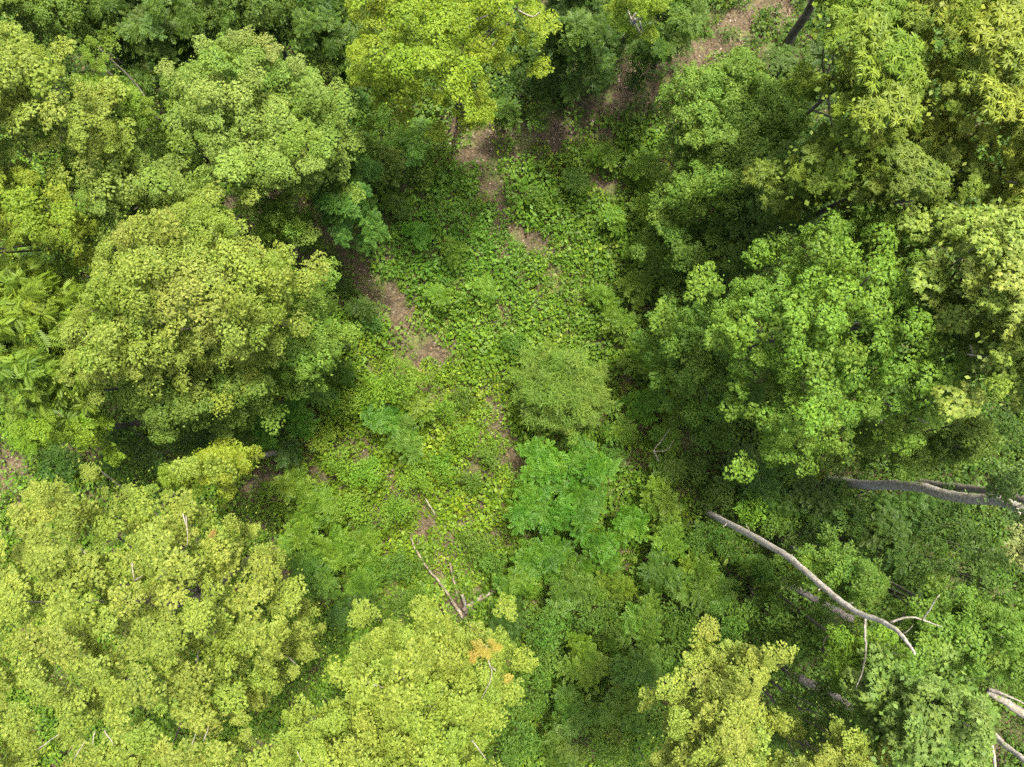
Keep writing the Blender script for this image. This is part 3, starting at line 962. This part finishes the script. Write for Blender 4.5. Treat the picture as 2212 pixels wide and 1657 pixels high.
tree('sapling', 'emerald sapling pressed against the right flank of the pale silvery maple', 'sapling',
     [(700, 200), (745, 230), (770, 290), (790, 400), (780, 480), (720, 490), (680, 440), (720, 370), (735, 300)], 6.5, 'pinnate', [(0.050, 0.128, 0.020), (0.065, 0.143, 0.020)], R=0.60, gap=0.95, under=0.4, seed=43)
tree('feathery_tree', 'pale feathery young tree standing alone in the middle of the clearing', 'tree',
     [(1120, 850), (1105, 815), (1150, 800), (1170, 760), (1205, 745), (1230, 760), (1262, 752), (1275, 790), (1312, 795), (1308, 835), (1330, 860), (1290, 885), (1288, 925), (1240, 925), (1225, 950), (1185, 930), (1140, 935), (1145, 890)], 4.6, 'fine', [(0.118, 0.185, 0.028), (0.080, 0.150, 0.018)], R=0.50, gap=1.0, under=0.6, seed=44, trunk_r=0.07, limbs=6, lobe=1.6, lobe_h=0.9)
tree('maple_tree', 'lime maple branch tip on a short pale trunk poking in at the top edge', 'tree',
     [(1325, -60), (1330, 20), (1360, 25), (1395, 55), (1415, 40), (1450, 10), (1445, -60)], 12.5, 'maple', [(0.110, 0.182, 0.013)], R=0.48, gap=1.1, under=0.2, seed=45, base=(1335, 90), bark=M_PALE, trunk_r=0.14)

for poly, z, sp, cols, sd, lab in (
        ([(-110, -110), (60, -110), (200, -90), (230, 30), (190, 70), (120, 80), (60, 40), (-110, 30)], 10.0, 'broad', [(0.060, 0.110, 0.014), (0.085, 0.140, 0.018)], 61, 'mid green shaded tree at the extreme upper left corner'),
        ([(200, -110), (400, -110), (430, 30), (410, 110), (340, 150), (270, 100), (215, 60)], 8.5, 'pinnate', [(0.042, 0.085, 0.012), (0.060, 0.108, 0.014)], 62, 'dark ferny tree above the pale silvery maple, left one'),
        ([(420, -110), (600, -110), (620, 40), (560, 65), (470, 75), (420, 60)], 9.0, 'broad', [(0.045, 0.088, 0.012), (0.058, 0.105, 0.014)], 63, 'dark green tree directly above the pale silvery maple tips'),
        ([(610, -110), (740, -110), (735, 60), (745, 120), (690, 140), (640, 100)], 8.0, 'pinnate', [(0.042, 0.085, 0.011), (0.058, 0.110, 0.014)], 64, 'dark ferny tree between the pale silvery and yellow-green maples'),
        ([(1185, -110), (1310, -110), (1310, 40), (1295, 90), (1270, 140), (1215, 140), (1175, 70)], 8.0, 'pinnate', [(0.040, 0.085, 0.012), (0.056, 0.108, 0.014)], 65, 'dark ferny tree right of the yellow-green maple'),
        ([(1440, -110), (1540, -110), (1520, 60), (1480, 105), (1430, 140), (1370, 120), (1375, 80), (1440, 40)], 8.0, 'pinnate', [(0.042, 0.090, 0.012), (0.064, 0.118, 0.014)], 66, 'dark ferny tree between the short pale trunk and the upper bare soil')):
    tree('understory_tree', lab, 'tree', poly, z, sp, cols, R=0.62, gap=1.05, under=0.4, seed=sd, group='dark trees along the top edge', limbs=3, trunk_r=0.12)
# three little sumacs on the left edge
for i, (poly, z, lab) in enumerate([
        ([(-60, 590), (40, 575), (90, 610), (130, 660), (100, 720), (40, 740), (-60, 740)], 13.0, 'lime palm-like sumac, topmost of three on the left edge'),
        ([(-60, 740), (60, 740), (110, 760), (130, 800), (70, 830), (-60, 820)], 12.0, 'lime palm-like sumac in the middle of three on the left edge'),
        ([(10, 830), (60, 810), (110, 820), (100, 860), (40, 880)], 11.0, 'yellowish palm-like sumac, lowest and smallest of three on the left edge')]):
    tree('sumac_tree', lab, 'tree', poly, z, 'palm', [(0.125, 0.185, 0.016), (0.080, 0.150, 0.014)], R=0.60, gap=0.72, under=0.4, seed=46 + i, group='sumacs on the left edge', limbs=4, trunk_r=0.08, inset=0.25)

# ------------------------------------------------------------------ standing bare trunks
def standing(name, label, cat, px, mat, r0_, r1_, group=None, seed=1, base_r=None):
    """An upright trunk: the base stands on the ground, each further pixel fixes a height on the same upright line."""
    bu, bv = px[0]
    rb = math.hypot(bu - UC, bv - VC)
    pts = []
    for a, b in px:
        rr = math.hypot(a - UC, b - VC)
        z = max(0.0, H * (1 - rb / rr))
        pts.append(at(a, b, z))
    pts[0] = pts[0] - np.array([0, 0, 0.1])
    B = at(bu, bv, 0)
    root = link(name, None, None, tuple(B))
    tag(root, label, cat, group)
    tk = timber('trunk', pts, r0_, r1_, mat, root, B, sides=12, sub=6, wob=0.03, seed=seed, flare=0.25)
    return root, tk, B, pts


snag = standing('bare_tree', 'bare grey trunk of a leaning dead tree, standing lower right of the clearing', 'tree',
                [(1525, 1105), (1610, 1150), (1690, 1195), (1735, 1230), (1790, 1278), (1850, 1322), (1905, 1342), (1945, 1370), (1965, 1395), (1976, 1412)], M_PALE, 0.175, 0.03, 'bare trunks at the lower right', 3)
for ln, zs, ra in (([(1868, 1332), (1869, 1370), (1870, 1410), (1862, 1450), (1848, 1490)], [17.7, 17.9, 17.8, 17.4, 17.0], 0.042),
                   ([(1922, 1345), (1960, 1333), (1995, 1340), (2035, 1354)], [18.6, 18.9, 19.0, 19.0], 0.04), ([(1992, 1340), (2010, 1315), (2030, 1285)], [19.0, 19.3, 19.6], 0.03),
                   ([(1620, 1150), (1612, 1132)], [8.0, 8.3], 0.03), ([(1700, 1204), (1712, 1198)], [11.2, 11.5], 0.04), ([(1775, 1266), (1768, 1276)], [14.2, 14.5], 0.035),
                   ([(1830, 1308), (1842, 1302)], [16.4, 16.7], 0.035), ([(1570, 1130), (1562, 1138)], [4.8, 5.0], 0.04), ([(1945, 1370), (1958, 1366), (1972, 1352)], [19.2, 19.4, 19.6], 0.02)):
    timber('dead_branch', [at(a, b, z) for (a, b), z in zip(ln, zs)], ra, ra * 0.4, M_DEAD, snag[1], snag[2], sides=7, sub=4, wob=0.03, seed=int(ln[0][1]))
r_ = np.random.default_rng(5)
for (a, b, z) in ((1737, 1218, 12.6), (1742, 1210, 12.4)):
    o = add_clump(snag[0], snag[2], at(a, b, z), 'under', 0.26, LM, r_)
    o.name = 'leaf_sprout'

grey = standing('maple_tree', 'grey-trunked maple whose long pale trunk crosses the right edge', 'tree',
                [(1790, 1036), (1850, 1046), (1920, 1048), (1985, 1052), (2040, 1068), (2100, 1078), (2150, 1080), (2200, 1098), (2260, 1128)], M_PALE, 0.25, 0.19, 'bare trunks at the lower right', 4)
cr = link('crown', loose_leaves('crown', [at(2190, 1040, 16), at(2200, 1130, 15.5), at(2260, 1060, 16.5)], 'round', r_, 40, 0.7), grey[0])
cr.location = tuple(-grey[2])
cr.color = (*GR, 1)
for (a, b, z, c) in ((2175, 1035, 15.5, GR), (2205, 1010, 16.5, GR), (2225, 1050, 17, GR), (2160, 1055, 14.8, GR), (2190, 1120, 16.5, GR), (2215, 1160, 17, PL), (2200, 1200, 17, PL), (2190, 1175, 16.8, PL), (2235, 1190, 17.4, PL), (2260, 1100, 17.5, GR), (2280, 1150, 17.5, GR), (2300, 1040, 17.5, GR)):
    add_clump(cr, np.zeros(3), at(a, b, z), 'round', 0.56, c, r_)
for e in ((2190, 1110, 15.8), (2205, 1180, 16.4), (2300, 1050, 17.0)):
    timber('limb', [at(2200, 1098, 15.0), at((2200 + e[0]) / 2, (1098 + e[1]) / 2, 15.8), at(*e)], 0.09, 0.03, M_PALE, grey[1], grey[2], sides=6, seed=8)
dark = standing('bare_tree', 'shaded brown-grey trunk just behind the pale trunk on the right edge', 'tree',
                [(1975, 1040), (2040, 1050), (2100, 1056), (2160, 1064), (2230, 1085)], M_DEAD, 0.22, 0.17, 'bare trunks at the lower right', 5)
thin = standing('bare_tree', 'slim pale forked trunk at the lower right corner beside the grey-green maple', 'tree',
                [(2080, 1500), (2120, 1555), (2160, 1600), (2212, 1642), (2270, 1700)], M_PALE, 0.17, 0.12, 'bare trunks at the lower right', 6)
timber('limb', [at(2138, 1576, 7.0), at(2142, 1610, 8.2), at(2148, 1640, 9.0), at(2150, 1700, 10.5)], 0.09, 0.06, M_PALE, thin[1], thin[2], sides=8, seed=2)
lean = standing('bare_tree', 'dark trunk leaning at the top beside the upper right hickory', 'tree',
                [(1700, 98), (1715, 70), (1740, 35), (1756, 5), (1790, -60)], M_BARK, 0.26, 0.20, 'bare trunks at the top', 7)

# ------------------------------------------------------------------ fallen timber
def fallen(name, label, cat, px, zs, r0_, r1_, mat, group=None, seed=1, branches=()):
    B = at(*px[0], 0.0)
    root = link(name, None, None, tuple(B))
    tag(root, label, cat, group)
    w = timber('stem', [at(a, b, z) for (a, b), z in zip(px, zs)], r0_, r1_, mat, root, B, sides=9, sub=6, wob=0.05, seed=seed)
    for i, (ln, z2, ra) in enumerate(branches):
        timber('branch', [at(a, b, z) for (a, b), z in zip(ln, z2)], ra, ra * 0.35, mat, w, B, sides=6, sub=4, wob=0.03, seed=seed + i)
    return root


fallen('fallen_branch', 'pale curved fallen branch lying across the lower clearing', 'branch', [(888, 1162), (902, 1195), (930, 1235), (955, 1265), (975, 1295), (1000, 1335)], [0.9, 0.8, 0.75, 0.7, 0.65, 0.5], 0.055, 0.10, M_ROT, 'fallen wood', 3, [([(900, 1180), (905, 1165)], [0.8, 0.95], 0.04)])
fallen('fallen_log', 'brown fallen log pointing up right from the end of the pale fallen branch', 'log', [(1000, 1318), (1050, 1285), (1110, 1250), (1150, 1228)], [0.40, 0.45, 0.45, 0.35], 0.17, 0.13, M_ROT, 'fallen wood', 4)
fallen('broken_stub', 'short upright pale stub where the fallen branch and brown log meet', 'stump', [(1008, 1325), (1003, 1300), (998, 1285)], [0.0, 0.8, 1.2], 0.11, 0.08, M_DEAD, 'fallen wood', 5)
fallen('fallen_branch', 'thin mossy stick standing in herbs right of the pale fallen branch', 'branch', [(972, 1215), (978, 1245), (988, 1290)], [0.8, 0.7, 0.5], 0.05, 0.07, M_ROT, 'fallen wood', 6)
fallen('fallen_log', 'rotten split log half hidden below the bare grey trunk', 'log', [(1688, 1252), (1720, 1272), (1770, 1300), (1805, 1318), (1840, 1338)], [5.6, 5.6, 5.5, 5.4, 5.3], 0.15, 0.20, M_DEAD, 'fallen wood', 7)
fallen('fallen_log', 'dark mossy log in the shade beside the bright yellow crown', 'log', [(1728, 1466), (1765, 1482), (1810, 1508), (1840, 1530)], [9.0, 9.2, 9.4, 9.4], 0.18, 0.16, M_DEAD, 'fallen wood', 8)
fallen('split_log', 'cracked grey split log on the right edge near the lower corner', 'log', [(2130, 1492), (2165, 1512), (2200, 1535), (2260, 1570)], [11, 11.2, 11.4, 11.6], 0.15, 0.19, M_DEAD, 'fallen wood', 9, [([(2135, 1488), (2170, 1500), (2212, 1520)], [11.3, 11.5, 11.7], 0.09)])
fallen('fallen_branch', 'dead grey stick with forked twigs in the brush right of the emerald shrubs', 'branch', [(1440, 1030), (1425, 1000), (1412, 972)], [1.4, 2.2, 3.0], 0.05, 0.035, M_TWIG, 'fallen wood', 10,
       [([(1412, 972), (1430, 950), (1448, 925)], [3.0, 3.3, 3.7], 0.03), ([(1415, 975), (1440, 972), (1455, 952)], [2.9, 3.2, 3.5], 0.03)])
fallen('fallen_branch', 'thin white bent stick in the brown opening beside the airy sapling', 'branch', [(512, 478), (520, 450), (500, 425), (505, 408)], [2.5, 3.4, 4.1, 4.6], 0.04, 0.03, M_TWIG, 'fallen wood', 11)
fallen('fallen_branch', 'small pale stick on the soil between the lime shrubs', 'branch', [(920, 1078), (930, 1095), (940, 1112)], [1.7, 1.6, 1.4], 0.04, 0.03, M_TWIG, 'fallen wood', 12)

# ------------------------------------------------------------------ shrubs and saplings, each a thing of its own
LAND = [('the top maple', 950, 100), ('the silvery maple', 545, 255), ('the corner maple', 90, 210), ('the broad pale tree', 400, 640), ('the sumacs', 50, 720),
        ('the giant maple', 330, 1350), ('the orange-tipped maple', 870, 1480), ('the yellow crown', 1560, 1560), ('the large rounded maple', 1800, 720), ('the drooping hickory', 1880, 130),
        ('the round-leaved maple', 1590, 290), ('the feathery tree', 1215, 850), ('the fallen branch', 945, 1250), ('the fallen log', 1080, 1270), ('the bare grey trunk', 1720, 1220),
        ('the rotten log', 1765, 1300), ('the right trunk', 1950, 1050), ('the bare trail', 860, 680), ('the brown opening', 1060, 310), ('the upper soil', 1560, 90), ('the emerald shrubs', 1220, 1080),
        ('the grey-green maple', 2030, 1580), ('the airy sapling', 610, 475), ('the forked maple', 480, 1010), ('the flat bough', 115, 935), ('the forked stick', 1425, 990), ('the short trunk', 1340, 60),
        ('the leaning trunk', 1725, 55), ('the dull green tree', 420, 850), ('the mossy log', 1780, 1490)]
KINDS = {'D': ('dark green', DK, 'under'), 'M': ('mid green', MD, 'under'), 'E': ('emerald', EM, 'pinnate'), 'L': ('lime', LM, 'under'), 'Y': ('yellow-green', YG, 'under'),
         'P': ('leafy green', MD, 'pinnate'), 'Q': ('deep green', DK, 'pinnate'), 'G': ('fresh green', (0.090, 0.158, 0.014), 'pinnate')}
SHRUBS = []  # dark D and Q kinds at lower right stand in for shade there
for row in '''

1130 165 55 3.5 D|1085 235 44 3 P|1170 235 48 3 M|1205 145 52 3.5 D|1320 70 60 4 Q|1290 140 55 3.5 Q|1385 135 52 3.5 D
1700 130 55 4 Q
820 255 52 3.5 M|880 300 50 3 P|945 300 44 2.5 M|835 345 48 3 P|905 365 42 2 M|790 310 45 3.5 P
60 570 60 4 D|130 580 52 4 D|170 545 45 4 M|250 950 46 4 D|310 985 46 4 D|110 1000 52 2.5 D|230 1000 40 3 D|40 960 46 2.5 M
560 920 60 4.5 E|640 895 50 4 E|495 935 52 5 P|425 945 52 5 D|615 965 42 3 Q|690 860 42 3.5 P|735 800 44 3 P|365 960 44 4 D|660 820 40 3.5 E
735 610 32 1.6 D|775 665 36 1.7 Q|800 695 30 1.5 D|715 560 28 1.5 D
870 825 58 3.2 L|800 850 48 2.8 L|825 905 46 2.6 E|745 875 48 2.8 Y|870 955 50 2.8 P|690 955 42 2.6 Y|725 1005 46 3 L|795 1025 50 3 L|900 1040 50 3 L|640 1050 50 2.6 G|690 1105 56 3 G|760 1105 56 3.2 Y|850 1105 52 3.2 L|650 1165 60 3.5 G|720 1195 62 3.5 G|790 1180 54 3 G|700 1260 60 3.5 P|785 1260 58 3.2 G|855 1225 54 3 M|760 1320 52 3 Q|880 1300 48 2.6 M|945 1005 44 2.4 L|1000 950 42 2 L|960 890 40 2 L|905 880 40 2.2 G|1010 1040 38 2 M|1000 860 34 1.6 M|660 1220 46 3 P|1030 1180 38 2 M
1165 1025 76 4.2 E|1270 1005 66 4.2 E|1245 1105 80 4.5 E|1155 1110 62 4 E|1365 1135 56 3.5 E|1425 1090 54 3.5 G|1305 1195 60 3.5 E|1180 1205 62 3.5 E|1450 1170 50 3.2 G
1395 870 46 2.6 E|1385 780 50 2.4 G|1345 700 42 2 G|1375 620 44 2.0 G|1385 535 46 2.0 G|1400 450 42 2.0 G|1385 360 42 2.0 G|1320 470 36 1.7 G|1310 330 36 1.6 G|1300 640 38 1.7 G|1110 740 32 1.5 M|1050 620 34 1.5 G|950 640 34 1.5 G|980 540 34 1.5 G|900 500 36 1.5 E|860 440 34 1.5 P|1160 420 32 1.4 M|1240 380 32 1.4 P|1340 930 40 2.2 G|1060 980 36 1.8 M
1480 895 52 3 M|1550 945 58 3.2 M|1605 1010 62 3.2 Q|1500 1010 52 2.6 D|1655 1065 62 3.2 Q|1560 1080 52 2.8 D|1690 1125 56 3 M|1765 1085 62 4 Q|1860 1190 50 4 D|1810 1060 44 3.5 D|1900 1085 50 3.6 D|1990 1095 50 4 Q|2070 1100 50 4.6 D|1720 1180 44 3.5 D|1622 1112 46 3.2 L|1845 1120 62 4.6 D|1925 1140 62 5.0 Q|2005 1145 62 4.6 D|2085 1165 62 5.4 D|2160 1210 62 6 D|1955 1215 60 5 Q|2045 1230 62 6 D|2130 1265 62 7 D|1775 1170 50 4 D|1440 940 40 2.2 G|1700 1010 54 3 M
1130 1255 60 3.4 G|1230 1275 62 3.6 P|1330 1265 60 3.4 G|1430 1240 58 3.4 P|1530 1165 52 3 M|1500 1285 54 3.2 P|1060 1225 40 2.2 M|1100 1345 56 3.2 Q|1190 1360 66 4 M|1290 1355 66 4.2 M|1390 1350 66 4.2 P|1480 1360 58 4.2 M|1170 1445 62 4 M|1270 1450 72 4.6 G|1380 1450 72 4.8 P|1480 1440 62 4.6 M|1140 1535 58 3.6 M|1240 1545 62 4 P|1340 1545 66 4.4 P|1420 1580 54 4 M|1120 1620 62 4 M|1220 1635 62 4 P|1330 1640 62 4.4 M|1585 1370 62 6 M|1690 1370 60 6 M|1660 1300 50 4 M|1740 1400 50 7 M|1860 1400 50 8 M|1700 1660 60 8 M|1620 1340 50 5 M|1560 1430 60 6 M|1080 1700 60 4 D|1400 1690 60 5 M|1560 1300 50 3.4 P|1640 1230 46 3.2 P
2190 1500 50 6 M|2190 1300 50 8 M|2190 920 60 6 D|2120 870 50 7 D|1700 1350 58 7 M|1785 1385 58 8 P|1765 1525 54 9 M|1640 1450 52 7 P|1830 1570 50 9 M|2060 1350 50 9 M|1330 985 40 1.8 M|1450 1010 44 2.2 P|1520 1230 50 3 G|1580 1190 44 3 M|1800 110 46 5 Q|1770 200 44 5 Q|1755 270 44 5 D'''.replace('\n', '|').split('|'):
    if row.strip():
        f = row.split()
        SHRUBS.append((float(f[0]), float(f[1]), float(f[2]), float(f[3]), f[4]))
SKIP = set()
EIGHT = ['right of', 'above and right of', 'above', 'above and left of', 'left of', 'below and left of', 'below', 'below and right of']


def side_of(u, v, L):
    a = math.atan2(-(v - L[2]), u - L[1])
    return EIGHT[int(round(a / (math.pi / 4))) % 8]


seen, labels = {}, []
for (u_, v_, r_px, z_, kd) in SHRUBS:
    near = sorted(LAND, key=lambda L: math.hypot(L[1] - u_, L[2] - v_))
    noun = 'sapling' if z_ >= 4 else ('shrub' if z_ >= 2.2 else 'bush')
    size = 'low' if z_ < 2.2 else ('small' if r_px < 48 else ('wide' if r_px >= 60 else 'bushy'))
    lab = None
    for q in range(1, 6):
        t_ = f'{size} {KINDS[kd][0]} {noun} {side_of(u_, v_, near[0])} {near[0][0]}' + (f', by {near[q][0]}' if q else '')
        if t_ not in seen:
            lab = t_
            break
    assert lab and len(lab.split()) <= 16, lab
    seen[lab] = 1
    labels.append((lab, noun))

for i, (u_, v_, r_px, z_, kd) in enumerate(SHRUBS):
    if i in SKIP:
        continue
    rs = np.random.default_rng(900 + i)
    lab, noun = labels[i]
    colname, col, sp = KINDS[kd]
    Rw = r_px * (H - z_) / FPX
    Rc = min(0.62, Rw * 0.62) if sp == 'under' else min(0.72, Rw * 0.65)
    bu, bv = UC + (u_ - UC) * (H - z_ * 0.8) / H, VC + (v_ - VC) * (H - z_ * 0.8) / H
    B = at(bu, bv, 0)
    B[2] = float(ground_z(B[0], B[1])) - 0.03
    root = link(noun, None, None, tuple(B))
    tag(root, lab, noun, 'shrubs and saplings of the undergrowth')
    nC = max(3, int(1.25 * (Rw / Rc) ** 2 * 1.1))
    P = []
    for q in range(nC):
        a = q * 2.399 + rs.random()
        rad = max(0, Rw - Rc * 0.75) * math.sqrt((q + 0.4) / nC) * (0.85 + 0.3 * rs.random())
        zz = z_ - 0.55 * z_ * (rad / Rw) ** 2 * 0.8 - 0.25 + rs.normal(0, 0.18)
        c0 = at(u_, v_, z_)
        P.append(np.array([c0[0] + rad * math.cos(a), c0[1] + rad * math.sin(a), max(zz, 0.35)]))
    P = np.array(P)
    crown = link('crown', loose_leaves('crown', P, sp, rs, per=3 if sp == 'pinnate' else 9, spread=Rc * 0.8), root)
    crown.location = tuple(-B)
    crown.color = (*col, 1)
    tint = np.asarray(col) * (0.85 + 0.3 * rs.random()) * np.array([0.82 + 0.2 * rs.random(), 1, 1])
    for p in P:
        add_clump(crown, np.zeros(3), p, sp, Rc, tint, rs, 0.28)
    ends = P[rs.choice(len(P), min(3, len(P)), replace=False)]
    for q, e in enumerate(ends):
        timber('stem', [B + np.array([rs.normal(0, 0.05), rs.normal(0, 0.05), -0.05]), 0.5 * (B + e) + np.array([rs.normal(0, 0.1), rs.normal(0, 0.1), 0.1]), e - np.array([0, 0, 0.1])],
               0.02 + 0.008 * z_, 0.012, M_BARK, root, B, sides=5, sub=3, seed=i * 3 + q)
